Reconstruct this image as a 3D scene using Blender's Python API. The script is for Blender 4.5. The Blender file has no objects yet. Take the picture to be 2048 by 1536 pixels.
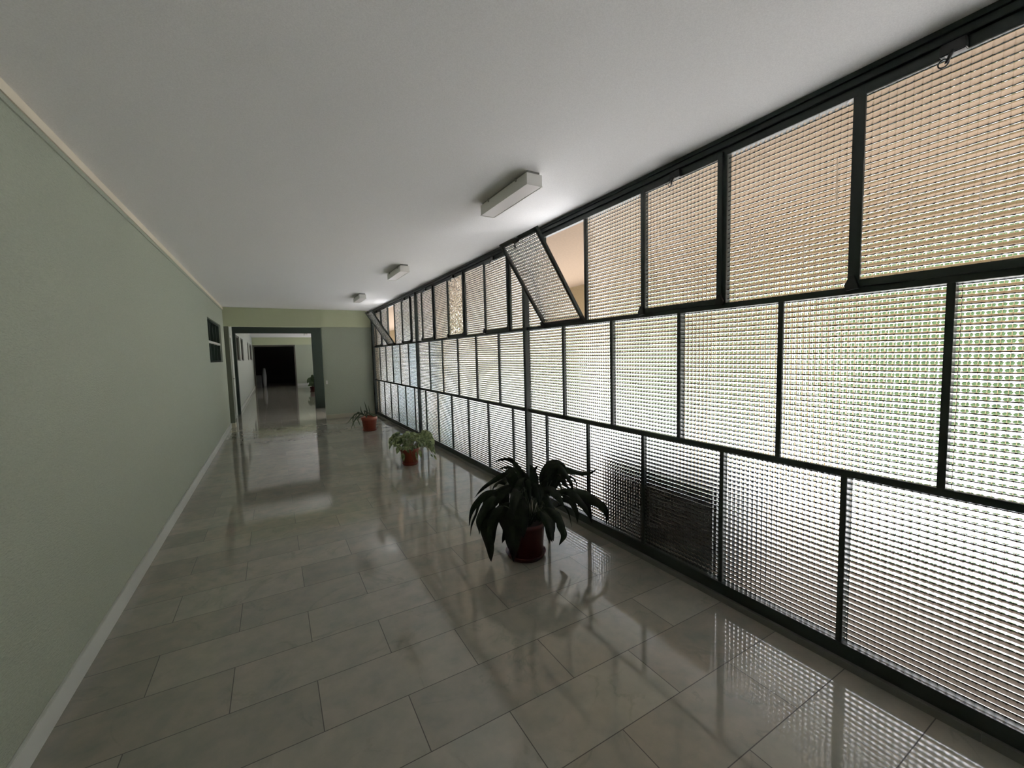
import bpy, bmesh, math, random
from mathutils import Vector, Matrix, noise

# ------------------------------------------------------------------ camera, world, sun, exposure
C = bpy.context.scene
COL = C.collection
cam_d = bpy.data.cameras.new('camera'); cam = bpy.data.objects.new('camera', cam_d); COL.objects.link(cam)
YAW, PITCH, ROLL, F_PX = 0.52045, -0.074614, 0.025487, 830.06
fw = Vector((math.sin(YAW)*math.cos(PITCH), math.cos(YAW)*math.cos(PITCH), math.sin(PITCH)))
rt = Vector((math.cos(YAW), -math.sin(YAW), 0)); dn = fw.cross(rt)
rt2 = math.cos(ROLL)*rt + math.sin(ROLL)*dn; dn2 = -math.sin(ROLL)*rt + math.cos(ROLL)*dn
cam.matrix_world = Matrix(((rt2.x, -dn2.x, -fw.x, 0), (rt2.y, -dn2.y, -fw.y, 0), (rt2.z, -dn2.z, -fw.z, 1.5), (0, 0, 0, 1)))
cam_d.sensor_width = 36; cam_d.lens = F_PX*36/2048; cam_d.clip_start = 0.02; cam_d.clip_end = 300
C.camera = cam

SUN_EL, SUN_POWER, SKY_POWER, EXPOSURE = math.radians(52), 17.0, 0.35, 1.22
w = bpy.data.worlds.new('sky'); C.world = w; w.use_nodes = True
wn = w.node_tree; bg = wn.nodes['Background']
sky = wn.nodes.new('ShaderNodeTexSky'); sky.sky_type = 'NISHITA'; sky.sun_disc = False
sky.sun_elevation = SUN_EL; sky.sun_rotation = math.radians(80); sky.dust_density = 3.0
wn.links.new(sky.outputs[0], bg.inputs[0]); bg.inputs[1].default_value = SKY_POWER
sun_d = bpy.data.lights.new('sun', 'SUN'); sun_d.energy = SUN_POWER; sun_d.angle = math.radians(0.6); sun_d.color = (0.97, 0.98, 1.0)
sun = bpy.data.objects.new('sun', sun_d); COL.objects.link(sun)
sun_dir = Vector((math.cos(SUN_EL)*math.cos(math.radians(-12)), math.cos(SUN_EL)*math.sin(math.radians(-12)), math.sin(SUN_EL)))
sun.rotation_euler = sun_dir.to_track_quat('Z', 'Y').to_euler(); sun.location = (20, 0, 20)
C.view_settings.view_transform = 'Standard'; C.view_settings.look = 'None'; C.view_settings.gamma = 1
C.view_settings.use_curve_mapping = False; C.view_settings.exposure = EXPOSURE
C.cycles.max_bounces = 14; C.cycles.transmission_bounces = 12; C.cycles.diffuse_bounces = 6; C.cycles.glossy_bounces = 5
C.cycles.transparent_max_bounces = 8; C.cycles.sample_clamp_indirect = 12; C.cycles.caustics_reflective = False

# ------------------------------------------------------------------ node helpers
def mat(name, col=(0.5, 0.5, 0.5), rough=0.6, metal=0.0, spec=0.5):
    m = bpy.data.materials.new(name); m.use_nodes = True
    b = m.node_tree.nodes['Principled BSDF']
    b.inputs['Base Color'].default_value = (*col, 1); b.inputs['Roughness'].default_value = rough
    b.inputs['Metallic'].default_value = metal; b.inputs['Specular IOR Level'].default_value = spec
    return m
class G:
    def __init__(s, m): s.t = m.node_tree; s.b = s.t.nodes.get('Principled BSDF')
    def n(s, typ, **kw):
        x = s.t.nodes.new(typ)
        for k, v in kw.items(): setattr(x, k, v)
        return x
    def put(s, sock, v):
        if v is None: return
        if isinstance(v, bpy.types.NodeSocket): s.t.links.new(v, sock)
        else: sock.default_value = v
    def m(s, op, a, b=None, c=None):
        x = s.n('ShaderNodeMath', operation=op)
        for i, v in enumerate((a, b, c)): s.put(x.inputs[i], v)
        return x.outputs[0]
    def xyz(s, kind='Object'):
        tc = s.n('ShaderNodeTexCoord'); sp = s.n('ShaderNodeSeparateXYZ'); s.t.links.new(tc.outputs[kind], sp.inputs[0])
        return tc.outputs[kind], sp.outputs
    def comb(s, x, y, z):
        c = s.n('ShaderNodeCombineXYZ')
        for i, v in enumerate((x, y, z)): s.put(c.inputs[i], v)
        return c.outputs[0]
    def noise(s, vec, scale, detail=3, rough=0.5, dist=0.0):
        x = s.n('ShaderNodeTexNoise'); s.put(x.inputs['Vector'], vec); x.inputs['Scale'].default_value = scale
        x.inputs['Detail'].default_value = detail; x.inputs['Roughness'].default_value = rough; x.inputs['Distortion'].default_value = dist
        return x.outputs[0]
    def mix(s, f, a, b):
        x = s.n('ShaderNodeMix', data_type='RGBA'); s.put(x.inputs[0], f)
        s.put(x.inputs[6], a); s.put(x.inputs[7], b); return x.outputs[2]
    def ramp(s, v, lo, hi):
        x = s.n('ShaderNodeMapRange'); s.put(x.inputs[0], v); x.inputs[1].default_value = lo; x.inputs[2].default_value = hi
        return x.outputs[0]
    def bump(s, h, strength, dist=0.01):
        x = s.n('ShaderNodeBump'); s.put(x.inputs['Height'], h); x.inputs['Strength'].default_value = strength; x.inputs['Distance'].default_value = dist
        return x.outputs[0]
def rgb(r, g, b): return (r, g, b, 1)

def paint(name, col, var=0.08, bump=0.15, scale=60, rough=0.75, stretch=(1, 1, 1)):
    m = mat(name, col, rough); g = G(m); v, s = g.xyz()
    mp = g.n('ShaderNodeMapping'); g.put(mp.inputs[0], v); mp.inputs['Scale'].default_value = stretch
    big = g.noise(v, 1.2, 3); fine = g.noise(mp.outputs[0], scale, 4, 0.6)
    c = g.mix(big, rgb(*[k*(1-var) for k in col]), rgb(*[k*(1+var) for k in col]))
    c = g.mix(g.ramp(fine, 0.3, 0.7), c, rgb(*[k*0.86 for k in col])) if bump else c
    g.put(g.b.inputs['Base Color'], c)
    if bump: g.put(g.b.inputs['Normal'], g.bump(fine, bump, 0.006))
    return m

M = {}
M['ceiling'] = paint('ceiling_plaster', (0.84, 0.83, 0.82), 0.03, 0.08, 220, 0.9)
M['wallpaper'] = paint('green_relief_wallpaper', (0.40, 0.44, 0.345), 0.06, 0.95, 60, 0.6, (1, 1, 3.0))
M['beam'] = paint('green_beam_paint', (0.53, 0.57, 0.38), 0.05, 0.1, 120, 0.7)
M['wall2'] = paint('grey_green_paint', (0.42, 0.45, 0.40), 0.05, 0.1, 120, 0.7)
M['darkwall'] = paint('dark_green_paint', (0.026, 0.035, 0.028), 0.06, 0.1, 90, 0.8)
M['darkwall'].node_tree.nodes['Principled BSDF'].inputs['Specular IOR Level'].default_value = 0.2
M['pilaster'] = paint('pilaster_green', (0.13, 0.145, 0.105), 0.06, 0.1, 90, 0.7)
M['cream'] = mat('cream_moulding', (0.72, 0.66, 0.53), 0.6)
M['door_dark'] = mat('brown_door_paint', (0.10, 0.095, 0.075), 0.45)
M['frame_light'] = mat('light_door_frame', (0.50, 0.51, 0.46), 0.5)
M['iron'] = paint('dark_green_iron_paint', (0.022, 0.033, 0.028), 0.2, 0.1, 60, 0.42)
M['iron_edge'] = mat('black_iron', (0.012, 0.014, 0.013), 0.4)
M['white_metal'] = mat('white_lamp_enamel', (0.78, 0.77, 0.73), 0.45)
M['diffuser'] = mat('lamp_diffuser', (0.78, 0.74, 0.72), 0.35)
M['plate'] = mat('grey_plate', (0.30, 0.30, 0.28), 0.6)
M['white'] = mat('white_plastic', (0.7, 0.7, 0.66), 0.4)
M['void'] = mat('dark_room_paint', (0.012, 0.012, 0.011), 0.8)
M['curtain_glass'] = None

def marble(name, tiled):
    m = mat(name, (0.4, 0.4, 0.38), 0.1, 0, 0.8); g = G(m); v, s = g.xyz()
    if tiled:
        yy = g.m('DIVIDE', g.m('SUBTRACT', s[1], 0.2145), 0.30675)
        row = g.m('FLOOR', yy); fy = g.m('FRACT', yy)
        odd = g.m('ABSOLUTE', g.m('MODULO', row, 2.0))
        sh = g.m('MULTIPLY', g.m('SUBTRACT', 1.0, odd), 0.5)
        xx = g.m('ADD', g.m('DIVIDE', g.m('SUBTRACT', g.m('MINIMUM', s[0], 2.13), 0.09225), 0.6825), sh)
        colm = g.m('FLOOR', xx); fx = g.m('FRACT', xx)
        wn_ = g.n('ShaderNodeTexWhiteNoise', noise_dimensions='3D'); g.put(wn_.inputs[0], g.comb(colm, row, 3.7))
        rnd = wn_.outputs[0]; rc = wn_.outputs[1]
        off = g.n('ShaderNodeVectorMath', operation='MULTIPLY_ADD'); g.put(off.inputs[0], rc); off.inputs[1].default_value = (40, 40, 40); g.put(off.inputs[2], v)
        pv = off.outputs[0]
        ex = g.m('MULTIPLY', g.m('MINIMUM', fx, g.m('SUBTRACT', 1.0, fx)), 0.6825)
        ey = g.m('MULTIPLY', g.m('MINIMUM', fy, g.m('SUBTRACT', 1.0, fy)), 0.30675)
        joint = g.m('LESS_THAN', g.m('MINIMUM', ex, ey), 0.0019)
    else:
        pv = v; rnd = 0.5; joint = None
    warp = g.noise(pv, 2.2, 5, 0.55, 0.8)
    rid = g.m('ABSOLUTE', g.m('SUBTRACT', warp, 0.5))
    vein = g.ramp(rid, 0.022, 0.0)
    patch = g.ramp(g.noise(pv, 3.5, 4, 0.6), 0.42, 0.75)
    vein = g.m('MULTIPLY', vein, patch)
    warm = g.noise(pv, 1.3, 2)
    base = g.mix(warm, rgb(0.295, 0.30, 0.25), rgb(0.375, 0.32, 0.265))
    base = g.mix(g.ramp(g.noise(pv, 9, 5, 0.6), 0.35, 0.75), base, rgb(0.255, 0.262, 0.225))
    base = g.mix(g.m('MULTIPLY', vein, 0.55), base, rgb(0.17, 0.19, 0.16))
    if tiled:
        k = g.m('ADD', g.m('MULTIPLY', rnd, 0.20), 0.90)
        hs = g.n('ShaderNodeHueSaturation'); g.put(hs.inputs['Value'], k); g.put(hs.inputs['Color'], base)
        base = g.mix(joint, hs.outputs[0], rgb(0.045, 0.04, 0.03))
    g.put(g.b.inputs['Base Color'], base)
    scr = g.noise(v, 14, 4, 0.6)
    r = g.m('ADD', g.m('MULTIPLY', scr, 0.10), 0.015)
    if tiled: r = g.m('ADD', r, g.m('MULTIPLY', joint, 0.5))
    g.put(g.b.inputs['Roughness'], r)
    return m
M['floor'] = marble('marble_tiles', True)
M['marble'] = paint('pale_marble_strip', (0.58, 0.60, 0.56), 0.22, 0, 6, 0.3)
M['kerb'] = paint('shaded_marble_kerb', (0.15, 0.15, 0.135), 0.15, 0, 8, 0.35)  # darker than the baseboard marble: the kerb's shadow is put into its colour

def glass(name, axis, pitch, amp, tint=(0.97, 0.985, 0.98), rough=0.03, face=-1, hammered=False, drip=False):
    m = bpy.data.materials.new(name); m.use_nodes = True; g = G(m); t = m.node_tree
    t.nodes.remove(g.b); out = t.nodes['Material Output']
    v, s = g.xyz()
    if hammered:
        vn = g.n('ShaderNodeTexNoise'); g.put(vn.inputs['Vector'], v); vn.inputs['Scale'].default_value = 55; vn.inputs['Detail'].default_value = 1
        sp = g.n('ShaderNodeSeparateColor'); g.put(sp.inputs[0], vn.outputs[1])
        a = g.m('MULTIPLY', g.m('SUBTRACT', sp.outputs[0], 0.5), amp*4)
        b = g.m('MULTIPLY', g.m('SUBTRACT', sp.outputs[1], 0.5), amp*4)
        nv = g.comb(float(face), a, b)
    else:
        wob = g.m('MULTIPLY', g.m('SUBTRACT', g.noise(v, 7, 2), 0.5), 0.12)
        u = g.m('MULTIPLY', g.m('SUBTRACT', g.m('FRACT', g.m('ADD', g.m('DIVIDE', s[axis], pitch), wob)), 0.5), 2.0)
        saw = g.m('ADD', g.m('MULTIPLY', u, amp), g.m('MULTIPLY', g.m('SIGN', u), g.m('MULTIPLY', g.m('POWER', g.m('ABSOLUTE', u), 6.0), 0.95)))
        ax2 = 2 if axis == 1 else 1
        jit = g.m('MULTIPLY', g.m('SUBTRACT', g.noise(v, 45, 1), 0.5), amp*0.15)
        nv = g.comb(float(face), saw if axis == 1 else jit, jit if axis == 1 else saw)
    vt = g.n('ShaderNodeVectorTransform', vector_type='NORMAL', convert_from='OBJECT', convert_to='WORLD'); g.put(vt.inputs[0], nv)
    geo = g.n('ShaderNodeNewGeometry'); sg = g.m('SUBTRACT', 1.0, g.m('MULTIPLY', geo.outputs['Backfacing'], 2.0))
    fl = g.n('ShaderNodeVectorMath', operation='SCALE'); g.put(fl.inputs[0], vt.outputs[0]); g.put(fl.inputs['Scale'], sg)
    gl = g.n('ShaderNodeBsdfGlass')
    if drip:
        mpn = g.n('ShaderNodeMapping'); g.put(mpn.inputs[0], v); mpn.inputs['Scale'].default_value = (0, 26, 1.6)
        msk = g.m('GREATER_THAN', g.noise(mpn.outputs[0], 1.0, 2, 0.5), 0.70)
        df = g.n('ShaderNodeBsdfTranslucent'); df.inputs[0].default_value = (0.42, 0.36, 0.28, 1)
    gl.inputs['Color'].default_value = (*tint, 1); gl.inputs['Roughness'].default_value = rough
    gl.inputs['IOR'].default_value = 1.48; g.put(gl.inputs['Normal'], fl.outputs[0])
    if drip:
        mx = g.n('ShaderNodeMixShader'); g.put(mx.inputs[0], g.m('MULTIPLY', msk, 0.6)); g.put(mx.inputs[1], gl.outputs[0]); g.put(mx.inputs[2], df.outputs[0]); t.links.new(mx.outputs[0], out.inputs[0])
    else: t.links.new(gl.outputs[0], out.inputs[0])
    return m
PITCHG = 0.0255
TINTS = {'clear': (0.97, 0.97, 0.965), 'cool': (0.90, 0.94, 0.955), 'warm': (0.975, 0.96, 0.93)}
for k, tc in TINTS.items():
    M['gin_'+k] = glass('ribbed_glass_inner_'+k, 1, PITCHG, 0.58, tc, 0.03, -1)
    M['gout_'+k] = glass('ribbed_glass_outer_'+k, 2, PITCHG, 0.62, tc, 0.03, 1)
M['gin_drip'] = glass('streaked_ribbed_glass_inner', 1, PITCHG, 0.58, TINTS['clear'], 0.03, -1, False, True); M['gout_drip'] = M['gout_clear']
M['gin_ham'] = glass('hammered_glass_inner', 1, 0.02, 0.25, (0.98, 0.98, 0.96), 0.12, -1, True)
M['gout_ham'] = glass('hammered_glass_outer', 1, 0.02, 0.2, (0.98, 0.98, 0.96), 0.12, 1, True)
M['curtain_glass'] = mat('dull_window_glass', (0.10, 0.13, 0.11), 0.12, 0, 0.5)

# ------------------------------------------------------------------ mesh helpers
def box(bm, x0, x1, y0, y1, z0, z1, mi=0, bev=0):
    vs = [bm.verts.new((x, y, z)) for x in (x0, x1) for y in (y0, y1) for z in (z0, z1)]
    fs = [(0, 1, 3, 2), (4, 6, 7, 5), (0, 4, 5, 1), (2, 3, 7, 6), (0, 2, 6, 4), (1, 5, 7, 3)]
    out = [bm.faces.new([vs[i] for i in f]) for f in fs]
    for f in out: f.material_index = mi
    if bev: bmesh.ops.bevel(bm, geom=list({e for f in out for e in f.edges}), offset=bev, segments=2, affect='EDGES', clamp_overlap=True)
    return out
def lathe(bm, prof, seg=40, cx=0, cy=0, mi=0):
    rings = []
    for r, z in prof:
        rings.append([bm.verts.new((cx+r*math.cos(2*math.pi*i/seg), cy+r*math.sin(2*math.pi*i/seg), z)) for i in range(seg)] if r > 1e-6 else [bm.verts.new((cx, cy, z))])
    for a, b in zip(rings, rings[1:]):
        for i in range(seg):
            j = (i+1) % seg
            if len(a) == 1: f = bm.faces.new((a[0], b[i], b[j]))
            elif len(b) == 1: f = bm.faces.new((a[i], b[0], a[j]))
            else: f = bm.faces.new((a[i], b[i], b[j], a[j]))
            f.material_index = mi; f.smooth = True
def tube(bm, pts, r, seg=8, r2=None):
    pts = [Vector(p) for p in pts]; rings = []
    for i, p in enumerate(pts):
        d = (pts[min(i+1, len(pts)-1)]-pts[max(i-1, 0)]).normalized()
        a = d.cross(Vector((0.13, 0.31, 0.94))).normalized(); b = d.cross(a)
        rr = r if r2 is None else r+(r2-r)*i/(len(pts)-1)
        rings.append([bm.verts.new(p+a*rr*math.cos(2*math.pi*k/seg)+b*rr*math.sin(2*math.pi*k/seg)) for k in range(seg)])
    for A, B in zip(rings, rings[1:]):
        for k in range(seg):
            f = bm.faces.new((A[k], A[(k+1) % seg], B[(k+1) % seg], B[k])); f.smooth = True
    bm.faces.new(list(reversed(rings[0]))); bm.faces.new(rings[-1])
def obj(name, bm, mats, parent=None, loc=None, label=None):
    bmesh.ops.recalc_face_normals(bm, faces=bm.faces[:])
    me = bpy.data.meshes.new(name); bm.to_mesh(me); bm.free()
    for m in (mats if isinstance(mats, (list, tuple)) else [mats]): me.materials.append(m)
    o = bpy.data.objects.new(name, me); COL.objects.link(o)
    if parent: o.parent = parent
    if loc: o.location = loc
    if label: o['label'] = label
    return o
def empty(name, loc=(0, 0, 0), rz=0):
    o = bpy.data.objects.new(name, None); COL.objects.link(o); o.location = loc; o.rotation_euler = (0, 0, rz); o.empty_display_size = 0.1
    return o
def tag(o, label, cat, group=None, kind=None):
    o['label'] = label; o['category'] = cat
    if group: o['group'] = group
    if kind: o['kind'] = kind
    return o
def struct(name, bm, m, label, cat='wall', loc=None):
    o = obj(name, bm, m, None, loc); return tag(o, label, cat, None, 'structure')
def boxes(*bs):
    bm = bmesh.new()
    for b in bs: box(bm, *b)
    return bm

# ------------------------------------------------------------------ the shell
XL, XW, H, YE = -0.891, 2.25, 2.652, 11.02
Y2, Y3, YB = 13.65, 25.7, -3.2
struct('floor', boxes((XL-0.3, 2.215, YB-0.3, 31.0, -0.12, 0.0)), M['floor'], 'polished grey marble tile floor running the length of the corridor', 'floor')
struct('ceiling', boxes((XL-0.3, 2.302, YB-0.3, 31.0, H, H+0.25)), M['ceiling'], 'off-white plaster ceiling over the corridor', 'ceiling')
# left wall of the near corridor with the opening of the small window
WY0, WY1, WZ0, WZ1 = 8.41, 10.4, 1.467, 2.22
struct('wall_left', boxes((XL-0.25, XL, YB, WY0, 0, H), (XL-0.25, XL, WY1, YE+0.16, 0, H), (XL-0.25, XL, WY0, WY1, 0, WZ0), (XL-0.25, XL, WY0, WY1, WZ1, H)),
       M['wallpaper'], 'long left wall in green relief wallpaper', 'wall')
struct('wall_back', boxes((XL-0.25, 2.45, YB-0.2, YB, 0, H)), M['wallpaper'], 'wall closing the corridor behind the viewpoint', 'wall')
# end wall: wide beam over a wallpapered wall with the passage opening beside it
struct('trim_1', boxes((XL, XW+0.03, YE-0.02, YE+0.16, 2.238, H)), M['beam'], 'yellow-green painted beam crossing above the passage opening', 'beam')
struct('wall_end', boxes((1.062, XW+0.03, YE, YE+0.16, 0, 2.238)), M['wallpaper'], 'darker green wallpapered wall right of the passage opening', 'wall')
struct('trim_2', boxes((XL, -0.805, YE, YE+0.2, 0.09, 2.238)), M['pilaster'], 'narrow dark green pilaster at the left side of the passage opening', 'pilaster')
# the crossing between the two portals
struct('wall_crossing', boxes((XL-0.25, XL-0.03, YE+0.16, Y2, 0, H)), M['wall2'], 'pale grey left wall of the crossing past the passage opening', 'wall')
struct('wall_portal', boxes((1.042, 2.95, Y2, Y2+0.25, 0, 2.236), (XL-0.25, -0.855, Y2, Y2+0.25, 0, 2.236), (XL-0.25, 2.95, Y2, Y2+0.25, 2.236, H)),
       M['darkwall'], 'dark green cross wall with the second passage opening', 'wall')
# second corridor
C2W = [(14.5, 15.86), (16.5, 17.75), (20.55, 21.6), (22.5, 24.5)]
ys = [Y2+0.25]+[q for a in C2W for q in a]+[Y3]
bm = bmesh.new()
for i in range(0, len(ys), 2): box(bm, XL-0.25, XL, ys[i], ys[i+1], 0, H)
for a, b in C2W: box(bm, XL-0.25, XL, a, b, 0, 1.472); box(bm, XL-0.25, XL, a, b, 2.235, H)
struct('wall_far_left', bm, M['wall2'], 'pale left wall of the second corridor with high windows', 'wall')
struct('wall_far_end', boxes((1.095, XW+0.2, Y3, Y3+0.2, 0, 2.25)), M['wallpaper'], 'pale blue-green wall right of the black doorway at the far end', 'wall')
struct('trim_3', boxes((XL, XW+0.2, Y3-0.02, Y3+0.2, 2.25, H)), M['beam'], 'green beam above the black doorway at the far end', 'beam')
# dark room past the doorway
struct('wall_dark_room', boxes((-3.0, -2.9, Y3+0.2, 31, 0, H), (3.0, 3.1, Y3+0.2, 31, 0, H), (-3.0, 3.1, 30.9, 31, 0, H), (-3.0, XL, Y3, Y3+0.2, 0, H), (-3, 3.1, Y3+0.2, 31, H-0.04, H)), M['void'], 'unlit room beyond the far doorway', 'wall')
# door frame of the black doorway
d = tag(empty('door_2', (0.1, Y3, 0)), 'open black doorway with dark frame at the far end of the second corridor', 'doorway', None, 'structure')
d2 = boxes((XL+0.0-0.1, XL+0.07-0.1, -0.03, 0.12, 0, 2.25), (1.03-0.1, 1.095-0.1, -0.03, 0.12, 0, 2.25), (XL+0.07-0.1, 1.03-0.1, -0.03, 0.12, 2.17, 2.25))
obj('door_frame', d2, M['door_dark'], d)
# baseboards and mouldings
def skirting(name, y0, y1, x, label):
    bm = bmesh.new(); box(bm, x, x+0.016, y0, y1, 0, 0.105, 0, 0.002); return struct(name, bm, M['marble'], label, 'baseboard')
skirting('baseboard_left', YB, YE, XL, 'pale marble baseboard along the foot of the green left wall')
skirting('baseboard_crossing', YE+0.2, 11.72, XL-0.03, 'short marble baseboard in the crossing before the brown door')
skirting('baseboard_far_left', Y2+0.25, Y3, XL, 'marble baseboard along the left wall of the second corridor')
M['base_end'] = mat('beige_baseboard', (0.45, 0.43, 0.33), 0.35)
bm = boxes((1.062, 2.21, YE-0.016, YE, 0, 0.10)); struct('baseboard_end', bm, M['base_end'], 'beige baseboard below the end wall behind the spiky plant', 'baseboard')
bm = boxes((XL, -0.80, YE-0.02, YE+0.2, 0, 0.10)); struct('baseboard_pilaster', bm, M['base_end'], 'short baseboard block under the dark green pilaster', 'baseboard')
bm = boxes((1.095, XW, Y3-0.016, Y3, 0, 0.12)); struct('baseboard_far_end', bm, M['marble'], 'pale baseboard right of the black doorway', 'baseboard')
struct('trim_4', boxes((XL, XL+0.014, YB, YE-0.02, 2.602, H)), M['cream'], 'cream moulding strip between left wall and ceiling', 'moulding')
struct('trim_5', boxes((XL, XL+0.008, YB, YE-0.02, 2.572, 2.600)), M['wallpaper'], 'thin green batten under the cream moulding strip', 'moulding')

# ------------------------------------------------------------------ small high window in the left wall, frames and panes
def small_window(name, y0, y1, z0, z1, cols, rows, xf, glassm, framem, label):
    e = tag(empty(name, (xf, (y0+y1)/2, z0)), label, 'window', None, 'structure')
    hw, hh = (y1-y0)/2, z1-z0; t = 0.035
    obj('window_frame', boxes((-0.09, -0.03, -hw, -hw+t, 0, hh), (-0.09, -0.03, hw-t, hw, 0, hh), (-0.09, -0.03, -hw+t, hw-t, 0, t), (-0.09, -0.03, -hw+t, hw-t, hh-t, hh)), framem, e)
    if rows > 1: obj('transom', boxes((-0.085, -0.02, -hw+t, hw-t, hh*0.47-0.02, hh*0.47+0.02)), M['frame_light'], e, label='pale cross bar')
    for c in range(1, cols):
        y = -hw+t+(2*hw-2*t)*c/cols
        obj('mullion', boxes((-0.088, -0.035, y-0.012, y+0.012, t, hh-t)), framem, e)
    obj('window_pane', boxes((-0.075, -0.069, -hw+t, hw-t, t, hh-t)), glassm, e)
    return e
small_window('window_4', WY0, WY1, WZ0, WZ1, 4, 2, XL, M['curtain_glass'], M['darkwall'], 'small high window of eight dull panes near the end of the green left wall')
for i, (a, b) in enumerate(C2W):
    small_window('window_%d' % (5+i), a, b, 1.472, 2.235, 2, 1, XL, M['curtain_glass'], M['door_dark'],
        ['nearest dark high window on the left wall of the second corridor', 'second dark high window on the left wall of the second corridor',
         'third dark high window on the left wall of the second corridor', 'farthest dark high window, beside the black doorway'][i])
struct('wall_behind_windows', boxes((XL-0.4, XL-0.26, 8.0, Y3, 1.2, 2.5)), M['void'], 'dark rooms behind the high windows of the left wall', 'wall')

# brown door in the crossing
d = tag(empty('door_1', (XL-0.03, 12.3, 0)), 'closed brown door with pale frame in the crossing left wall', 'door', None, 'structure')
obj('door_frame', boxes((0, 0.03, -0.55, -0.45, 0, 2.12), (0, 0.03, 0.45, 0.55, 0, 2.12), (0, 0.03, -0.45, 0.45, 2.06, 2.12)), M['frame_light'], d)
dl = obj('door_leaf', boxes((0, 0.012, -0.45, 0.45, 0.006, 2.06)), M['door_dark'], d)
hb = bmesh.new(); tube(hb, [(0.012, 0.38, 1.03), (0.05, 0.38, 1.03), (0.055, 0.28, 1.03)], 0.009); obj('door_handle', hb, M['plate'], d)

# switch on the end wall
s = tag(empty('wall_switch', (1.11, YE, 0.90)), 'tiny white switch low on the end wall edge beside the passage opening', 'switch')
bm = bmesh.new(); box(bm, -0.02, 0.02, -0.012, 0, -0.045, 0.045, 0, 0.003); obj('cover_plate', bm, M['white'], s)
bm = bmesh.new(); box(bm, -0.01, 0.01, -0.016, -0.012, -0.018, 0.018, 0, 0.001); obj('rocker', bm, M['white'], s)

# ------------------------------------------------------------------ the big iron and patterned glass wall
ZB, ZL0, ZL1, ZM0, ZM1, ZT = 0.105, 0.897, 0.928, 1.722, 1.752, 2.560
BAY = 3.65
def pane_mesh(wd, ht, kind):
    bm = bmesh.new()
    fs = box(bm, -0.003, 0.003, 0, wd, 0, ht)
    bmesh.ops.recalc_face_normals(bm, faces=bm.faces[:])
    for f in bm.faces:
        f.material_index = 0 if f.normal.x < -0.5 else 1
    me = bpy.data.meshes.new('glass_pane'); bm.to_mesh(me); bm.free()
    me.materials.append(M['gin_'+kind]); me.materials.append(M['gout_'+kind]); return me
PM = {}
def pane(parent, y, z, wd, ht, kind='clear', x=0.0, lab=None):
    key = (round(wd, 3), round(ht, 3), kind)
    if key not in PM: PM[key] = pane_mesh(wd, ht, kind)
    o = bpy.data.objects.new('glass_pane', PM[key]); COL.objects.link(o); o.parent = parent; o.location = (x, y, z)
    if lab: o['label'] = lab
    return o
def bar(parent, name, y0, y1, z0, z1, x0=-0.014, x1=0.022, mat_=None):
    bm = bmesh.new(); box(bm, x0, x1, y0, y1, z0, z1, 0, 0.0015); return obj(name, bm, mat_ or M['iron'], parent)
def latch_mesh(bm, z):
    box(bm, -0.045, -0.018, -0.035, 0.035, z-0.03, z+0.012, 0, 0.003)
    tube(bm, [(-0.04, 0.0, z-0.02), (-0.06, 0.0, z-0.04), (-0.055, 0.012, z-0.065)], 0.006)
    n = 16; R = 0.014
    tube(bm, [(-0.055+0.0*math.cos(q), 0.02+R*math.cos(q), z-0.06+R*math.sin(q)) for q in [2*math.pi*i/n for i in range(n+1)]], 0.0025, 6)
def make_sash(parent, y0, y1, tilt, kind):
    """bottom hung sash, pivots on its lower edge"""
    t = 0.028; hgt = ZT+0.022-(ZM0+0.026); wd = y1-y0-0.016
    e = empty('sash'); e.parent = parent; e.location = (-0.016, (y0+y1)/2, ZM0+0.026); e.rotation_euler = (0, -tilt, 0)
    hw = wd/2
    for nm, b in (('stile', (-hw, -hw+t, 0, hgt)), ('stile', (hw-t, hw, 0, hgt)), ('sash_rail', (-hw+t, hw-t, 0, t+0.004)), ('sash_rail', (-hw+t, hw-t, hgt-t-0.006, hgt))):
        bm = bmesh.new(); box(bm, -0.012, 0.014, *b, 0, 0.0015); obj(nm, bm, M['iron'], e)
    p = pane(e, -hw+t-0.004, t, wd-2*t+0.008, hgt-2*t-0.002, kind, 0.002)
    bm = bmesh.new(); latch_mesh(bm, hgt-0.012); obj('latch', bm, M['iron_edge'], e)
    for sy in (-1, 1):
        bm = bmesh.new()
        a = [(sy*(hw-0.03), -0.006), (sy*(hw+0.016), -0.012), (sy*(hw+0.022), 0.012), (sy*(hw+0.004), 0.05), (sy*(hw-0.012), 0.05)]
        vf = [bm.verts.new((-0.024, y, z)) for y, z in a]; vb = [bm.verts.new((-0.010, y, z)) for y, z in a]
        bm.faces.new(vf); bm.faces.new(list(reversed(vb)))
        for i in range(5): bm.faces.new((vf[i], vb[i], vb[(i+1) % 5], vf[(i+1) % 5]))
        obj('hinge', bm, M['iron_edge'], e)
    if tilt > 0:
        e['label'] = 'sash tilted open into the corridor'
    return e
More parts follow.
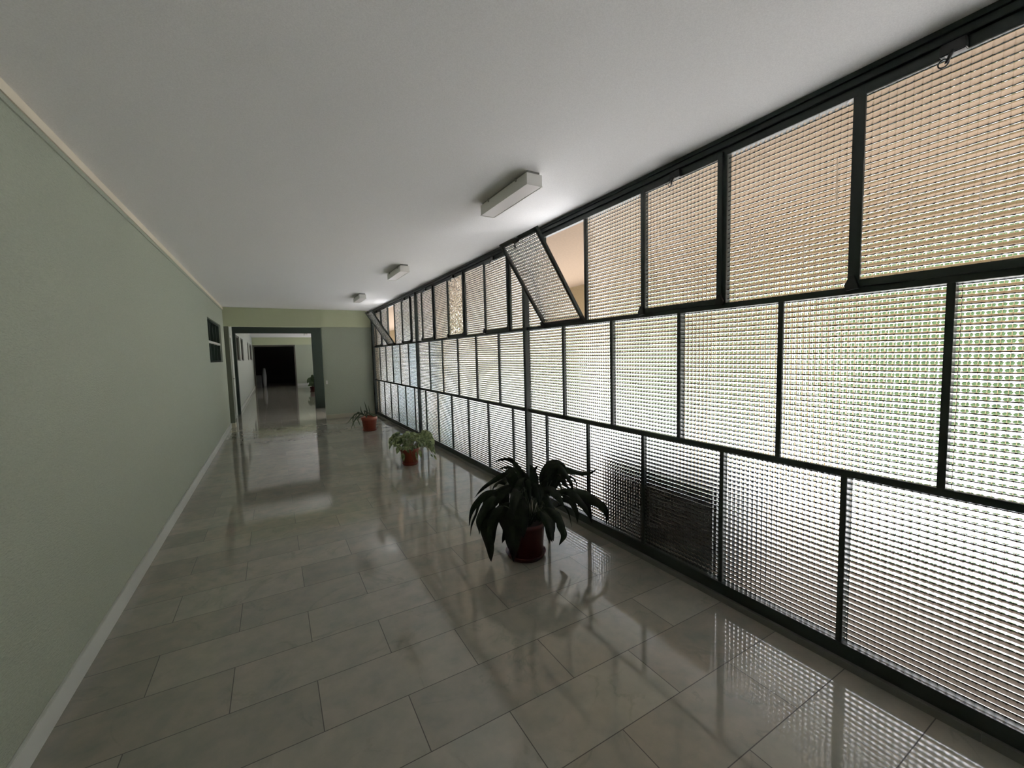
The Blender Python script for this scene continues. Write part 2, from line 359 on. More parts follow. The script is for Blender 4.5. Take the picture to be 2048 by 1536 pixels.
def window_bay(name, y0, y1, label, opens=(), special=None, trim_far=0.0):
    special = special or {}
    e = tag(empty(name, (XW, y0, 0)), label, 'window', None, 'structure'); L = y1-y0; p = 0.022
    bar(e, 'post', -p, p, 0.03, 2.60, -0.04, 0.03)
    bar(e, 'bottom_rail', p, L-p, 0.036, ZB, -0.020, 0.024)
    bar(e, 'rail', p, L-p, ZL0, ZL1, -0.016, 0.02)
    bar(e, 'rail', p, L-p, ZM0, ZM1, -0.016, 0.02)
    bar(e, 'top_rail', p, L-p, ZT, 2.60, -0.012, 0.024)
    half = 0.325; ys_ = [half+0.6*i for i in range(6)]
    w2 = 0.0125
    mids = [L/6*i for i in range(1, 6)]
    for y in mids: bar(e, 'mullion', y-w2, y+w2, ZL1, ZM0)
    for y in ys_: bar(e, 'mullion', y-w2, y+w2, ZB, ZL0); bar(e, 'mullion', y-w2, y+w2, ZM1, ZT)
    eds = [0.0]+ys_+[L]
    for i in range(7):
        a, b = eds[i]+(p if i == 0 else w2)-0.004, eds[i+1]-(p if i == 6 else w2)+0.004
        pane(e, a, ZB-0.004, b-a, ZL0-ZB+0.008, special.get(('l', i), 'clear'))
        if i in (1, 3, 5): make_sash(e, eds[i], eds[i+1], math.radians(33) if i in opens else 0, special.get(('t', i), 'clear'))
        else: pane(e, a, ZM1-0.004, b-a, ZT-ZM1+0.008, special.get(('t', i), 'clear'))
    me_ = [0.0]+mids+[L]
    for i in range(6):
        a, b = me_[i]+(p if i == 0 else w2)-0.004, me_[i+1]-(p if i == 5 else w2)+0.004
        pane(e, a, ZL1-0.004, b-a, ZM0-ZL1+0.008, special.get(('m', i), 'clear'))
    return e
Y0B = -0.06
window_bay('window_1', Y0B, Y0B+BAY, 'nearest bay of patterned glass in dark iron framing, its last upper sash tilted open', (5,), {('t', 1): 'drip', ('t', 2): 'drip'})
window_bay('window_2', Y0B+BAY, Y0B+2*BAY, 'middle bay of patterned glass in dark iron framing, all sashes shut', (), {('t', 3): 'ham', ('m', 4): 'cool', ('l', 4): 'cool', ('m', 1): 'warm', ('m', 2): 'warm', ('l', 2): 'clear'})
window_bay('window_3', Y0B+2*BAY, Y0B+3*BAY, 'farthest bay of patterned glass, next to the end wall, one upper sash tilted open', (3,),
           {('m', 0): 'cool', ('m', 2): 'cool', ('l', 1): 'cool', ('l', 2): 'cool', ('t', 3): 'clear'})
pe = tag(empty('trim_6', (XW, Y0B+3*BAY, 0)), 'dark iron end post where glazing meets the end wall', 'post', None, 'structure')
bar(pe, 'post', -0.022, YE-(Y0B+3*BAY), 0.03, 2.60, -0.04, 0.03)
bm = bmesh.new(); box(bm, XW-0.03, XW+0.05, YB, YE, 2.60, H-0.022, 0, 0.002); box(bm, XW-0.042, XW+0.05, YB, YE, H-0.022, H)
struct('trim_7', bm, M['iron'], 'dark iron head beam along the top of the glazing', 'beam')
bm = bmesh.new()
for i in range(12):
    a = YB+i*1.2; b = min(a+1.198, YE)
    if a < YE: box(bm, 2.212, XW+0.05, a, b, -0.02, 0.036, 0, 0.002)
struct('window_sill', bm, M['kerb'], 'low marble kerb below the iron and glass wall', 'sill')
bay_near = window_bay('window_10', Y0B-BAY, Y0B, 'glazing bay behind the viewpoint')

# windows lighting the second corridor (seen only by their light) and the crossing
def plain_glazing(name, y0, y1, label, z0=0.1, z1=2.5, x=XW):
    e = tag(empty(name, (x, y0, 0)), label, 'window', None, 'structure'); L = y1-y0
    n = max(1, int(round(L/1.2)))
    for i in range(n+1): bar(e, 'mullion', L*i/n-0.02, L*i/n+0.02, z0, z1)
    bar(e, 'bottom_rail', 0, L, 0.0, z0); bar(e, 'top_rail', 0, L, z1, H)
    for i in range(n): pane(e, L*i/n+0.018, z0-0.002, L/n-0.036, z1-z0+0.004, 'clear')
    return e
plain_glazing('window_11', Y2+0.27, Y3-0.02, 'glazed side of the second corridor')
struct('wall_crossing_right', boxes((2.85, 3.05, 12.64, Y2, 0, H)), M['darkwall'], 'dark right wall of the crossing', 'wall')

# ------------------------------------------------------------------ ceiling lamps
def make_lamp(label):
    e = tag(empty('ceiling_light'), label, 'lamp', 'box lamps along the ceiling')
    wx, ly = 0.0575, 0.335
    bm = bmesh.new(); box(bm, -wx+0.012, wx-0.012, -ly+0.01, ly-0.01, -0.018, 0); obj('mounting_plate', bm, M['plate'], e)
    bm = bmesh.new()   # housing: four sides and rim
    for b in ((-wx, -wx+0.006, -ly, ly), (wx-0.006, wx, -ly, ly), (-wx+0.006, wx-0.006, -ly, -ly+0.006), (-wx+0.006, wx-0.006, ly-0.006, ly)): box(bm, *b, -0.09, -0.018)
    box(bm, -wx, wx, -ly, ly, -0.020, -0.018)
    for b in ((-wx-0.003, -wx+0.004, -ly-0.003, ly+0.003), (wx-0.004, wx+0.003, -ly-0.003, ly+0.003), (-wx+0.004, wx-0.004, -ly-0.003, -ly+0.004), (-wx+0.004, wx-0.004, ly-0.004, ly+0.003)): box(bm, *b, -0.093, -0.089)
    obj('housing', bm, M['white_metal'], e)
    bm = bmesh.new(); box(bm, -wx+0.005, wx-0.005, -ly+0.005, ly-0.005, -0.0905, -0.086); obj('diffuser', bm, M['diffuser'], e)
    for y in (-0.2, 0.2): obj('clip', boxes((-wx-0.004, -wx, y-0.008, y+0.008, -0.03, -0.008)), M['plate'], e)
    return e
def copy_tree(o, parent=None):
    c = o.copy(); COL.objects.link(c)
    if parent: c.parent = parent
    for ch in list(o.children):
        copy_tree(ch, c)
    return c
lamp = make_lamp('unlit white box lamp nearest the viewer, largest of the ceiling lamps')
lamp.location = (1.513, 2.62, H)
for x, y, l in ((1.515, 5.63, 'unlit white box lamp, second along the ceiling, above the leafy variegated plant'),
                (1.49, 8.32, 'unlit white box lamp, third along the ceiling, just before the end beam'),
                (1.40, 21.8, 'tiny unlit box lamp on the ceiling of the second corridor')):
    c = copy_tree(lamp); c.location = (x, y, H); c['label'] = l

# ------------------------------------------------------------------ plants
def leafmat(name, c1, c2, rough=0.35, trans=0.25, scale=30):
    m = mat(name, c1, rough); g = G(m); v, s = g.xyz()
    g.put(g.b.inputs['Base Color'], g.mix(g.ramp(g.noise(v, scale, 2), 0.4, 0.62), rgb(*c1), rgb(*c2)))
    tr = g.n('ShaderNodeBsdfTranslucent'); tr.inputs[0].default_value = (*[min(1, k*1.6) for k in c2], 1)
    mx = g.n('ShaderNodeMixShader'); mx.inputs[0].default_value = trans
    out = m.node_tree.nodes['Material Output']
    g.put(mx.inputs[1], g.b.outputs[0]); g.put(mx.inputs[2], tr.outputs[0]); g.put(out.inputs[0], mx.outputs[0])
    return m
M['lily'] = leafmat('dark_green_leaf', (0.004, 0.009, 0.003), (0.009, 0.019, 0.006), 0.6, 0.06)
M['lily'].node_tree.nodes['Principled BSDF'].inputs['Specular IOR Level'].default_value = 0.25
M['pothos'] = leafmat('variegated_leaf', (0.018, 0.05, 0.008), (0.34, 0.40, 0.20), 0.45, 0.25, 34)
M['aloe'] = leafmat('strap_leaf', (0.025, 0.045, 0.018), (0.05, 0.075, 0.035), 0.45, 0.05)
M['far_leaf'] = leafmat('far_leaf', (0.03, 0.06, 0.015), (0.07, 0.11, 0.03), 0.4, 0.15)
M['petiole'] = mat('green_stem', (0.035, 0.055, 0.02), 0.5)
M['trail'] = mat('pale_stem', (0.30, 0.28, 0.15), 0.5)
M['terracotta'] = paint('terracotta_plastic', (0.27, 0.062, 0.032), 0.1, 0, 40, 0.42)
M['darkpot'] = paint('dark_red_pot', (0.075, 0.009, 0.007), 0.1, 0, 40, 0.42)
M['soil'] = paint('potting_soil', (0.03, 0.02, 0.014), 0.3, 0.6, 90, 0.95)

def catmull(P, n):
    P = [Vector(p) for p in P]; Q = [P[0]*2-P[1]]+P+[P[-1]*2-P[-2]]; out = []
    for i in range(len(P)-1):
        a, b, c, d_ = Q[i:i+4]
        for k in range(n):
            t = k/n
            out.append(0.5*((2*b)+(c-a)*t+(2*a-5*b+4*c-d_)*t*t+(3*b-a-3*c+d_)*t**3))
    out.append(P[-1]); return out
def leaf(bm, pts, width, face_dir, start=0.35, fold=0.25, wave=0.04, seed=0, stalk=0.004, mi_stalk=1, taper=1.0, ncross=3, sub=6):
    """blade along a curve: a thin stalk, then a lanceolate sheet with a midrib fold and wavy edge"""
    L = catmull(pts, sub); n = len(L); rnd = random.Random(seed)
    cum = [0]
    for a, b in zip(L, L[1:]): cum.append(cum[-1]+(b-a).length)
    T = [c/cum[-1] for c in cum]
    ph = rnd.uniform(0, 6.28); rows = []
    si = 0
    for i in range(n):
        t = T[i]
        tan = (L[min(i+1, n-1)]-L[max(i-1, 0)])
        if tan.length < 1e-6: tan = Vector((0, 0, 1))
        tan.normalize()
        if t < start: si = i; continue
        u = (t-start)/(1-start)
        prof = (math.sin(math.pi*min(1, u**0.75)))**0.8 if u < 0.985 else 0.0
        prof = max(prof, 0.02)*taper
        nd = Vector(face_dir); nd = (nd-tan*nd.dot(tan))
        if nd.length < 1e-3: nd = Vector((0, 0, 1))
        nd.normalize(); side = tan.cross(nd).normalized()
        row = []
        for k in range(-ncross, ncross+1):
            q = k/ncross; wv = math.sin(u*16+ph+(1.5 if k > 0 else 0))*wave*abs(q)*width
            row.append(L[i]+side*(q*width*0.5*prof)+nd*(-(abs(q)**1.2)*width*fold*prof+wv))
        rows.append(row)
    V = [[bm.verts.new(p) for p in r] for r in rows]
    for A, B in zip(V, V[1:]):
        for k in range(len(A)-1):
            f = bm.faces.new((A[k], A[k+1], B[k+1], B[k])); f.smooth = True
    if start > 0.02:
        before = len(bm.faces)
        tube(bm, L[:si+2], stalk, 6, stalk*0.6)
        bm.faces.ensure_lookup_table()
        for f in bm.faces[before:]: f.material_index = mi_stalk
def make_pot(parent, r_top, r_bot, h, m, saucer_r, rim=0.03):
    t = 0.006
    bm = bmesh.new()
    lathe(bm, [(0, 0.018), (r_bot, 0.018), (r_bot+(r_top-t-r_bot)*0.8, h-rim-0.004), (r_top-0.004, h-rim), (r_top, h-rim+0.003), (r_top+0.003, h), (r_top-0.004, h+0.002), (r_top-0.012, h-0.004), (r_top-0.016, h-0.05), (0, h-0.05)])
    obj('flower_pot', bm, m, parent)
    bm = bmesh.new(); lathe(bm, [(0, h-0.034), (r_top*0.5, h-0.03), (r_top-0.0145, h-0.036), (r_top-0.0145, h-0.046), (0, h-0.046)]); obj('soil', bm, M['soil'], parent)
    bm = bmesh.new(); lathe(bm, [(0, 0), (saucer_r*0.86, 0), (saucer_r*0.98, 0.03), (saucer_r, 0.036), (saucer_r*0.97, 0.037), (saucer_r*0.84, 0.012), (saucer_r*0.8, 0.0115), (0, 0.0115)])
    obj('saucer', bm, m, parent)
CAMD = Vector((0.5, 0.86, 0))

LILY = [
  (0.041, [(0.041, -0.025, 0.263), (0.002, 0.014, 0.574), (-0.035, 0.052, 0.669), (-0.074, 0.091, 0.713), (-0.121, 0.132, 0.708), (-0.168, 0.16, 0.687)]),
  (0.035, [(0.041, -0.025, 0.263), (-0.008, 0.043, 0.58), (-0.042, 0.102, 0.634), (-0.079, 0.162, 0.635), (-0.131, 0.197, 0.604)]),
  (0.05, [(0.031, -0.019, 0.263), (-0.031, 0.055, 0.526), (-0.086, 0.125, 0.592), (-0.147, 0.198, 0.54), (-0.2, 0.261, 0.482), (-0.272, 0.305, 0.394)]),
  (0.065, [(0.031, -0.019, 0.263), (-0.103, 0.05, 0.51), (-0.196, 0.093, 0.485), (-0.273, 0.127, 0.466), (-0.336, 0.153, 0.398), (-0.371, 0.166, 0.315), (-0.378, 0.171, 0.248)]),
  (0.026, [(-0.05, 0.03, 0.364), (-0.262, 0.14, 0.423), (-0.328, 0.161, 0.32), (-0.362, 0.162, 0.247), (-0.373, 0.167, 0.168)]),
  (0.126, [(0.031, -0.019, 0.263), (-0.131, 0.049, 0.509), (-0.226, 0.076, 0.471), (-0.276, 0.076, 0.349), (-0.291, 0.055, 0.197), (-0.282, 0.03, 0.083), (-0.275, 0.026, 0.012)]),
  (0.112, [(0.031, -0.019, 0.263), (-0.098, 0.035, 0.495), (-0.151, 0.043, 0.418), (-0.169, 0.029, 0.298), (-0.164, 0.006, 0.214), (-0.189, 0.021, 0.123)]),
  (0.141, [(0.041, -0.025, 0.257), (-0.044, -0.034, 0.467), (-0.106, -0.057, 0.433), (-0.155, -0.089, 0.306), (-0.18, -0.125, 0.179), (-0.178, -0.126, 0.05)]),
  (0.123, [(0.051, -0.031, 0.25), (-0.031, -0.057, 0.454), (-0.09, -0.098, 0.448), (-0.125, -0.152, 0.35), (-0.116, -0.163, 0.213)]),
  (0.112, [(0.061, -0.037, 0.25), (0.069, -0.118, 0.403), (0.067, -0.192, 0.398), (0.047, -0.257, 0.301), (0.038, -0.257, 0.175)]),
  (0.088, [(0.051, -0.031, 0.263), (0.056, -0.034, 0.533), (0.053, -0.032, 0.649), (0.033, -0.02, 0.68)]),
  (0.076, [(0.059, -0.036, 0.262), (0.072, -0.043, 0.533), (0.068, -0.041, 0.631), (0.089, -0.054, 0.673)]),
  (0.073, [(0.067, -0.04, 0.262), (0.122, -0.044, 0.549), (0.18, -0.048, 0.645), (0.247, -0.059, 0.674), (0.318, -0.075, 0.635), (0.327, -0.081, 0.585)]),
  (0.056, [(0.072, -0.043, 0.262), (0.2, -0.091, 0.578), (0.299, -0.12, 0.614), (0.387, -0.143, 0.593), (0.469, -0.167, 0.575), (0.532, -0.206, 0.615)]),
  (0.07, [(0.077, -0.047, 0.262), (0.159, -0.096, 0.574), (0.211, -0.128, 0.658), (0.262, -0.158, 0.602), (0.296, -0.179, 0.528), (0.306, -0.185, 0.467)]),
  (0.026, [(0.077, -0.047, 0.262), (0.209, -0.108, 0.537), (0.296, -0.141, 0.577), (0.352, -0.156, 0.537), (0.361, -0.16, 0.455)]),
  (0.076, [(0.082, -0.05, 0.262), (0.19, -0.131, 0.449), (0.254, -0.184, 0.483), (0.311, -0.234, 0.431), (0.358, -0.276, 0.344), (0.384, -0.291, 0.276)]),
  (0.097, [(0.082, -0.05, 0.262), (0.24, -0.133, 0.44), (0.35, -0.187, 0.459), (0.434, -0.225, 0.41), (0.513, -0.26, 0.349), (0.553, -0.276, 0.283), (0.547, -0.273, 0.195)]),
  (0.059, [(0.087, -0.053, 0.262), (0.198, -0.139, 0.401), (0.265, -0.198, 0.418), (0.294, -0.235, 0.351), (0.302, -0.241, 0.254)]),
  (0.073, [(0.087, -0.053, 0.25), (0.148, -0.105, 0.328), (0.186, -0.143, 0.307), (0.207, -0.171, 0.22), (0.215, -0.189, 0.158), (0.181, -0.168, 0.091)]),
  (0.018, [(0.082, -0.05, 0.262), (0.248, -0.1, 0.354), (0.326, -0.096, 0.286), (0.356, -0.099, 0.159)]),
  (0.07, [(0.077, -0.047, 0.262), (0.279, -0.131, 0.457), (0.393, -0.162, 0.431), (0.465, -0.168, 0.317), (0.487, -0.178, 0.188)]),
  (0.094, [(0.041, -0.025, 0.263), (-0.076, 0.046, 0.585), (-0.096, 0.058, 0.61), (-0.077, 0.047, 0.536), (-0.053, 0.032, 0.45)]),
  (0.088, [(0.041, -0.025, 0.263), (-0.061, 0.006, 0.483), (-0.144, 0.026, 0.518), (-0.213, 0.038, 0.456), (-0.274, 0.049, 0.405), (-0.335, 0.086, 0.37)]),
  (0.1, [(0.051, -0.031, 0.263), (0.125, -0.037, 0.472), (0.186, -0.037, 0.567), (0.225, -0.022, 0.512), (0.241, -0.029, 0.41)]),
  (0.082, [(0.051, -0.031, 0.263), (0.003, -0.04, 0.527), (-0.049, -0.047, 0.568), (-0.096, -0.056, 0.532), (-0.129, -0.039, 0.45)]),
  (0.088, [(0.067, -0.04, 0.256), (0.084, -0.097, 0.46), (0.113, -0.16, 0.509), (0.14, -0.221, 0.486), (0.176, -0.247, 0.403)]),
  (0.07, [(0.067, -0.04, 0.262), (0.21, -0.127, 0.555), (0.231, -0.14, 0.585), (0.271, -0.164, 0.511), (0.301, -0.182, 0.479)]),
  (0.088, [(0.031, -0.018, 0.257), (-0.139, 0.038, 0.465), (-0.223, 0.044, 0.456), (-0.307, 0.049, 0.4), (-0.358, 0.042, 0.319), (-0.358, 0.042, 0.224)]),
  (0.094, [(0.031, -0.018, 0.257), (-0.069, -0.004, 0.415), (-0.159, 0.005, 0.407), (-0.244, 0.011, 0.339), (-0.276, -0.008, 0.247), (-0.269, -0.013, 0.157)]),
  (0.07, [(0.041, -0.025, 0.263), (0.055, 0.024, 0.456), (0.057, 0.08, 0.56), (0.062, 0.134, 0.59), (0.032, 0.156, 0.603)]),
  (0.082, [(0.051, -0.031, 0.263), (0.047, -0.067, 0.459), (0.051, -0.107, 0.518), (0.047, -0.142, 0.481), (0.039, -0.141, 0.399)]),
]
ALOE = [
  (0.014, [(-0.068, 0.013, 0.302), (-0.15, 0.028, 0.373), (-0.235, 0.044, 0.365), (-0.324, 0.06, 0.284), (-0.404, 0.075, 0.189), (-0.455, 0.085, 0.163)]),
  (0.017, [(-0.076, 0.014, 0.302), (-0.135, 0.012, 0.373), (-0.199, 0.011, 0.324), (-0.277, 0.012, 0.239), (-0.325, 0.01, 0.153), (-0.364, 0.017, 0.045)]),
  (0.013, [(-0.076, 0.014, 0.302), (-0.18, 0.012, 0.359), (-0.272, 0.008, 0.359), (-0.312, -0.005, 0.282), (-0.315, -0.023, 0.202), (-0.281, -0.029, 0.043)]),
  (0.014, [(-0.081, 0.015, 0.303), (-0.124, 0.023, 0.371), (-0.147, 0.028, 0.429), (-0.147, 0.028, 0.512)]),
  (0.012, [(-0.034, 0.006, 0.299), (-0.029, 0.027, 0.399), (-0.05, 0.053, 0.506), (-0.07, 0.064, 0.604)]),
  (0.01, [(0.009, -0.002, 0.296), (0.021, 0.018, 0.358), (0.015, 0.041, 0.431), (0.003, 0.05, 0.516)]),
  (0.017, [(-0.068, 0.013, 0.302), (-0.082, 0.029, 0.408), (-0.017, 0.03, 0.365), (0.07, 0.027, 0.329), (0.15, 0.023, 0.303), (0.209, 0.012, 0.256)]),
  (0.015, [(-0.047, 0.009, 0.3), (0.017, -0.013, 0.324), (0.1, -0.039, 0.291), (0.163, -0.06, 0.278), (0.205, -0.069, 0.238)]),
  (0.015, [(-0.089, 0.017, 0.303), (-0.193, 0.01, 0.287), (-0.22, -0.012, 0.25), (-0.206, -0.041, 0.184), (-0.181, -0.048, 0.103)]),
  (0.013, [(-0.076, 0.014, 0.302), (-0.171, 0.032, 0.375), (-0.209, 0.039, 0.387), (-0.246, 0.046, 0.315), (-0.262, 0.049, 0.247)]),
  (0.015, [(-0.025, 0.005, 0.298), (-0.047, -0.008, 0.349), (-0.006, -0.032, 0.366), (0.032, -0.055, 0.328), (0.073, -0.064, 0.288)]),
]
lx, ly_ = 1.55, 2.56
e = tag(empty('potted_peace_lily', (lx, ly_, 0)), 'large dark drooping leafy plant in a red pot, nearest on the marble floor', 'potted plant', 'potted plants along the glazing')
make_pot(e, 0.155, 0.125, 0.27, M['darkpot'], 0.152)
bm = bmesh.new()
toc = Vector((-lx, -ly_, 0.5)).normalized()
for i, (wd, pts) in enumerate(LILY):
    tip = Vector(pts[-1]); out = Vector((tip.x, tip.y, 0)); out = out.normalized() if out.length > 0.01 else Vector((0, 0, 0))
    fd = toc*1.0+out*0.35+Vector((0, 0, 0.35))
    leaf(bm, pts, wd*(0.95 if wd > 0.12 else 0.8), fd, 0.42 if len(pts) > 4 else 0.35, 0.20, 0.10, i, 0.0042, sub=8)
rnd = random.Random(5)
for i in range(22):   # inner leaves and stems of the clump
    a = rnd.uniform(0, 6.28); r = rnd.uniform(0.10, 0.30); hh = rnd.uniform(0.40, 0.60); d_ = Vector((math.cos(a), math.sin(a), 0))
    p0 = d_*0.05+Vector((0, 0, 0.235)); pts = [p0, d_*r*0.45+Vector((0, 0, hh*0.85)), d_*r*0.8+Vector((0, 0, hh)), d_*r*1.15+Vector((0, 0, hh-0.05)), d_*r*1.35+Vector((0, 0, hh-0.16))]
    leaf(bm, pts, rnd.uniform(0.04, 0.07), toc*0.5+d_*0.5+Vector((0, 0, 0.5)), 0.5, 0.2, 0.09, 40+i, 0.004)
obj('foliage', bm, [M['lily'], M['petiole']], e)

px_, py_ = 1.565, 5.62
e = tag(empty('potted_pothos', (px_, py_, 0)), 'bushy variegated leafy plant in a terracotta pot, middle one of the three by the glazing', 'potted plant', 'potted plants along the glazing')
make_pot(e, 0.135, 0.10, 0.235, M['terracotta'], 0.112, 0.035)
bm = bmesh.new(); rnd = random.Random(11)
rtv = Vector((0.86, -0.5, 0))
for i in range(92):
    a = rnd.uniform(0, 6.28); d_ = Vector((math.cos(a), math.sin(a), 0)); q = rnd.random()
    r = 0.06+0.17*q; hh = 0.27+0.11*(1-q)+rnd.uniform(-0.03, 0.06)
    c0 = d_*r*0.9+Vector((0, 0, hh)); ll = rnd.uniform(0.06, 0.10)
    b_ = a+rnd.uniform(-1.3, 1.3); e_ = Vector((math.cos(b_), math.sin(b_), 0))
    pts = [d_*0.05+Vector((0, 0, 0.2)), d_*r*0.55+Vector((0, 0, hh-0.02)), c0, c0+e_*ll*0.6+Vector((0, 0, rnd.uniform(-0.02, 0.03))), c0+e_*ll+Vector((0, 0, rnd.uniform(-0.06, 0.03)))]
    leaf(bm, pts, rnd.uniform(0.05, 0.075), Vector((rnd.uniform(-0.9, 0.5), -0.7, rnd.uniform(0.2, 1.2)))+d_*0.4, 0.55, 0.12, 0.03, i, 0.0022, sub=4)
for s_, (u, z, w_) in enumerate([(-0.20, 0.40, 0.06), (-0.24, 0.36, 0.05), (-0.17, 0.42, 0.05), (0.20, 0.40, 0.07), (0.27, 0.40, 0.08), (0.30, 0.34, 0.06), (0.24, 0.43, 0.06), (0.18, 0.38, 0.06), (0.30, 0.27, 0.045), (0.27, 0.23, 0.04), (0.31, 0.20, 0.04), (0.25, 0.30, 0.05), (-0.24, 0.29, 0.04)]):
    b = rtv*u; k = -1 if u < 0 else 1
    leaf(bm, [Vector((0, 0, 0.2)), rtv*u*0.5+Vector((0, 0, max(z, 0.3))), b+Vector((0, 0, z+0.01)), b+rtv*k*0.03+Vector((0, 0, z-0.03)), b+rtv*k*0.045+Vector((0, 0, z-0.08))], w_, Vector((-0.3, -0.9, 0.5)), 0.62, 0.1, 0.03, 200+s_, 0.002, sub=5)
for s_, (u0, u1, z1, wd) in enumerate([(-0.06, -0.055, 0.07, 0.05), (0.05, 0.09, 0.06, 0.0), (0.12, 0.13, 0.08, 0.03), (0.16, 0.19, 0.12, 0.045), (-0.01, 0.03, 0.18, 0.035)]):
    f0 = Vector((-0.15, -0.26, 0)).normalized()*0.145
    P = [rtv*u0*0.5+f0*0.5+Vector((0, 0, 0.25)), rtv*u0+f0+Vector((0, 0, 0.245)), rtv*(u0+u1)/2+f0*1.03+Vector((0, 0, (0.24+z1)/2+0.02)), rtv*u1+f0*0.95+Vector((0, 0, z1))]
    if wd: leaf(bm, P, wd, (-0.4, -0.9, 0.2), 0.5, 0.1, 0.02, 300+s_, 0.0022)
    else: tube(bm, catmull(P, 6), 0.0028, 6)
for u, z in ((0.33, 0.12), (0.34, 0.10), (0.29, 0.14)):
    P = [rtv*0.12+Vector((0, 0, 0.26)), rtv*0.25+Vector((0, 0, 0.22)), rtv*u+Vector((0, 0, z)), rtv*(u+0.03)+Vector((0, 0, z-0.05))]
    leaf(bm, P, 0.025, (-0.4, -0.9, 0.3), 0.8, 0.1, 0.02, int(u*1000), 0.0018)
obj('foliage', bm, [M['pothos'], M['trail']], e)

ax_, ay_ = 1.63, 8.72
e = tag(empty('potted_spider_aloe', (ax_, ay_, 0)), 'spiky plant with long thin arching leaves in a terracotta pot by the end wall', 'potted plant', 'potted plants along the glazing')
make_pot(e, 0.155, 0.118, 0.285, M['terracotta'], 0.145, 0.07)
bm = bmesh.new()
for i, (wd, pts) in enumerate(ALOE):
    leaf(bm, pts, wd*1.7, (-0.2, -0.8, 0.6), 0.0, 0.3, 0.0, i, 0.004)
tube(bm, [(-0.05, 0, 0.24), (-0.055, 0, 0.29), (-0.07, 0.01, 0.33)], 0.014, 8, 0.012)
obj('foliage', bm, [M['aloe'], M['trail']], e)

def far_plant(x, y, hgt, spread, label, seed, pot=True):
    e = tag(empty('potted_bush', (x, y, 0)), label, 'potted plant')
    make_pot(e, 0.14, 0.11, 0.22, M['darkpot'], 0.14)
    bm = bmesh.new(); rnd = random.Random(seed)
    for i in range(60):
        a = rnd.uniform(0, 6.28); d_ = Vector((math.cos(a), math.sin(a), 0)); r = rnd.uniform(0.3, 1)*spread; hh = rnd.uniform(0.5, 1)*hgt
        leaf(bm, [d_*0.04+Vector((0, 0, 0.18)), d_*r*0.5+Vector((0, 0, hh)), d_*r*0.9+Vector((0, 0, hh*0.97)), d_*r*1.1+Vector((0, 0, hh*0.8))], 0.09, (-0.1, -1, 0.5), 0.45, 0.15, 0.03, i, 0.003, sub=4)
    obj('foliage', bm, [M['far_leaf'], M['petiole']], e)
far_plant(1.50, 20.6, 0.60, 0.27, 'dark bushy potted plant in the second corridor, partly behind the dark cross wall', 3)
far_plant(1.72, 22.9, 0.62, 0.22, 'dark leafy potted plant just behind the first one in the second corridor', 4)

# dim things in the dark room
o = tag(empty('floor_cabinet', (-0.75, 26.6, 0)), 'grey low cabinet barely visible in the black doorway', 'cabinet')
bm = bmesh.new(); box(bm, -0.16, 0.16, -0.2, 0.2, 0, 0.62, 0, 0.01); obj('cabinet_body', bm, mat('dull_grey', (0.10, 0.10, 0.10), 0.6), o)
bm = bmesh.new(); box(bm, -0.14, 0.14, -0.21, -0.2, 0.3, 0.58, 0, 0.002); obj('door', bm, mat('dull_grey_front', (0.12, 0.12, 0.12), 0.6), o)
o = tag(empty('standing_vase', (-0.45, 26.9, 0)), 'tall pale vase shape standing in the black doorway', 'vase')
bm = bmesh.new(); lathe(bm, [(0, 0), (0.07, 0), (0.09, 0.2), (0.10, 0.6), (0.06, 0.95), (0.05, 1.0), (0.04, 1.0), (0.05, 0.93), (0, 0.9)], 20); obj('vase_body', bm, mat('pale_ceramic', (0.3, 0.3, 0.3), 0.5), o)

# ------------------------------------------------------------------ outside: covered terrace, pillars, garden
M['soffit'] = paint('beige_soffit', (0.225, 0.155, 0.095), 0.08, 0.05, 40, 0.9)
M['ochre'] = paint('ochre_beam', (0.55, 0.43, 0.25), 0.08, 0.05, 40, 0.9)
M['terrace'] = paint('pale_terrace_stone', (0.62, 0.63, 0.64), 0.08, 0, 30, 0.6)
M['shaded_stone'] = paint('shaded_stone', (0.17, 0.135, 0.10), 0.15, 0, 12, 0.8)  # shade on the terrace floor near the glass, painted as a darker colour
M['gravel'] = paint('pale_gravel', (0.46, 0.41, 0.37), 0.12, 0, 8, 0.9)
M['lawn'] = paint('lawn_green', (0.16, 0.26, 0.07), 0.3, 0, 8, 0.9)
M['hedge'] = paint('hedge_green', (0.12, 0.205, 0.075), 0.4, 0, 3, 0.8)
XO = 4.75
struct('wall_terrace_floor', boxes((2.30, 6.3, -12, 28, -0.14, -0.02)), M['terrace'], 'pale stone terrace floor outside the glazing', 'terrace')
struct('trim_8', boxes((2.30, 3.45, -12, YE, -0.02, -0.014)), M['shaded_stone'], 'strip of terrace floor with its shade painted brown, at the foot of the glazing outside', 'paving')
struct('wall_terrace_soffit', boxes((2.303, XO+0.3, -12, YE+0.14, H, H+0.25), (2.303, 3.42, YE+0.14, 12.7, H, H+0.25), (2.303, XO+0.3, 12.7, 28, H, H+0.25)), M['soffit'], 'beige soffit over the terrace outside the glazing', 'soffit')  # cut back past the end wall to let daylight into the crossing
struct('wall_terrace_beam', boxes((XO, XO+0.3, -12, YE+0.14, 1.98, H), (XO, XO+0.3, 12.7, 28, 1.98, H)), M['ochre'], 'ochre beam along the outer edge of the terrace', 'beam')  # beam left open at the same gap, for light in the crossing
struct('wall_terrace_end', boxes((2.34, 2.57, YE+0.02, YE+0.14, -0.02, H)), M['ochre'], 'short ochre pier outside at the far end of the glazing', 'wall')
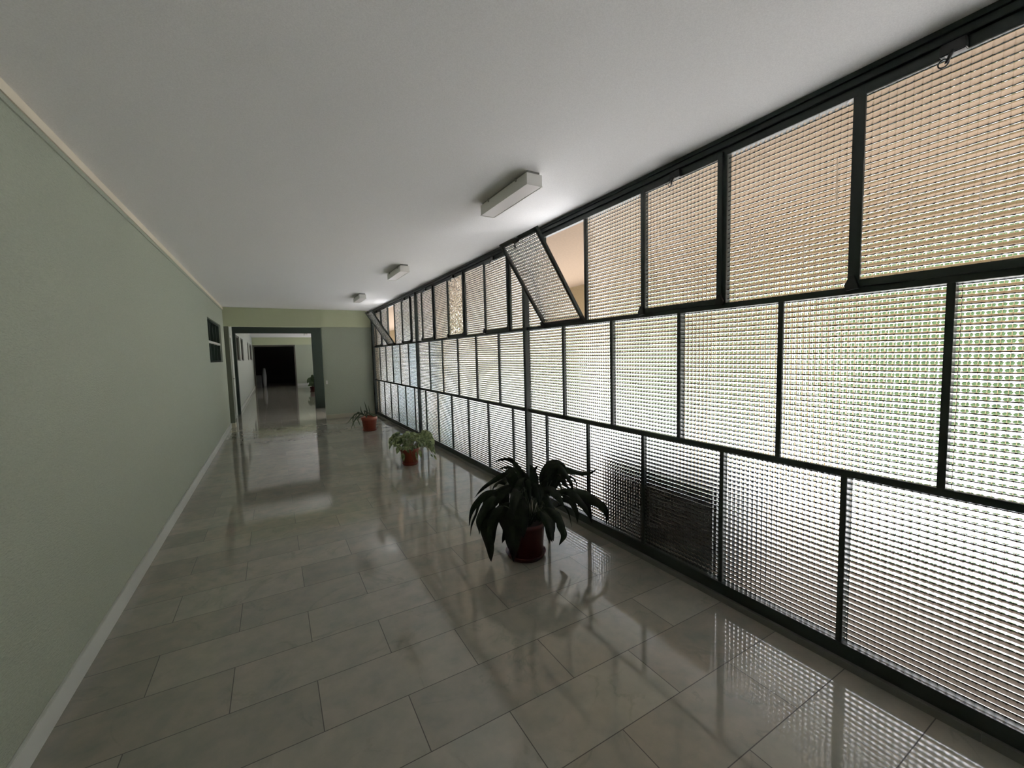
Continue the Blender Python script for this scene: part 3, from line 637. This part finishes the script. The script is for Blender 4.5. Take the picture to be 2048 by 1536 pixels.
for i, y in enumerate((-4.95, 2.35, 9.65)):
    o = tag(empty('terrace_pillar', (XO+0.15, y, -0.02)), ['terrace pillar behind the viewpoint', 'square pillar blurred behind the nearest glass bay', 'square pillar blurred behind the farthest glass bay'][i], 'pillar', None, 'structure')
    obj('pillar_shaft', boxes((-0.15, 0.15, -0.2, 0.2, 0, 2.0)), M['ochre'], o)
struct('garden_ground', boxes((6.3, 60, -50, 60, -0.3, -0.1)), M['gravel'], 'sunlit pale gravel beyond the terrace', 'ground')
o = tag(empty('planter_bench', (2.56, 2.07, -0.014)), 'dark box bench standing outside behind the lower near panes', 'bench')
bm = bmesh.new(); box(bm, -0.18, 0.18, -0.50, 0.50, 0.08, 0.61, 0, 0.01); obj('bench_box', bm, mat('dark_bench', (0.03, 0.035, 0.04), 0.5), o)
for sx in (-0.13, 0.13):
    for sy in (-0.42, 0.42):
        obj('leg', boxes((sx-0.02, sx+0.02, sy-0.02, sy+0.02, 0, 0.08)), M['iron_edge'], o)
def bush(x, y, rx, ry, rz_, seed, label):
    bm = bmesh.new(); bmesh.ops.create_icosphere(bm, subdivisions=5, radius=1)
    for v in bm.verts:
        n1 = noise.noise(v.co*2.2+Vector((seed, 0, 0)))*0.25+noise.noise(v.co*9+Vector((seed, 3, 0)))*0.10+noise.noise(v.co*24+Vector((seed, 3, 9)))*0.05
        v.co = v.co*(1+n1); v.co = Vector((v.co.x*rx, v.co.y*ry, max(v.co.z, -0.75)*rz_))
    for f in bm.faces: f.smooth = False
    o = obj('hedge_bush', bm, M['hedge'], None, (x, y, rz_*0.75-0.12)); tag(o, label, 'bush', 'garden bushes beyond the glazing')
for i, (x, y, a, b, c) in enumerate([(12.6, -1, 1.9, 2.3, 2.3), (13.2, 5.0, 1.9, 2.5, 2.5), (12.7, 11, 1.9, 2.4, 2.2), (13.4, 17, 1.9, 2.5, 2.5), (13.8, 23.5, 2.0, 2.8, 2.6), (13.4, -7, 1.9, 2.4, 2.4), (13.2, 30, 1.9, 2.5, 2.4)]):
    bush(x, y, a, b, c, i*7.3, 'green garden bush blurred behind the patterned glass')
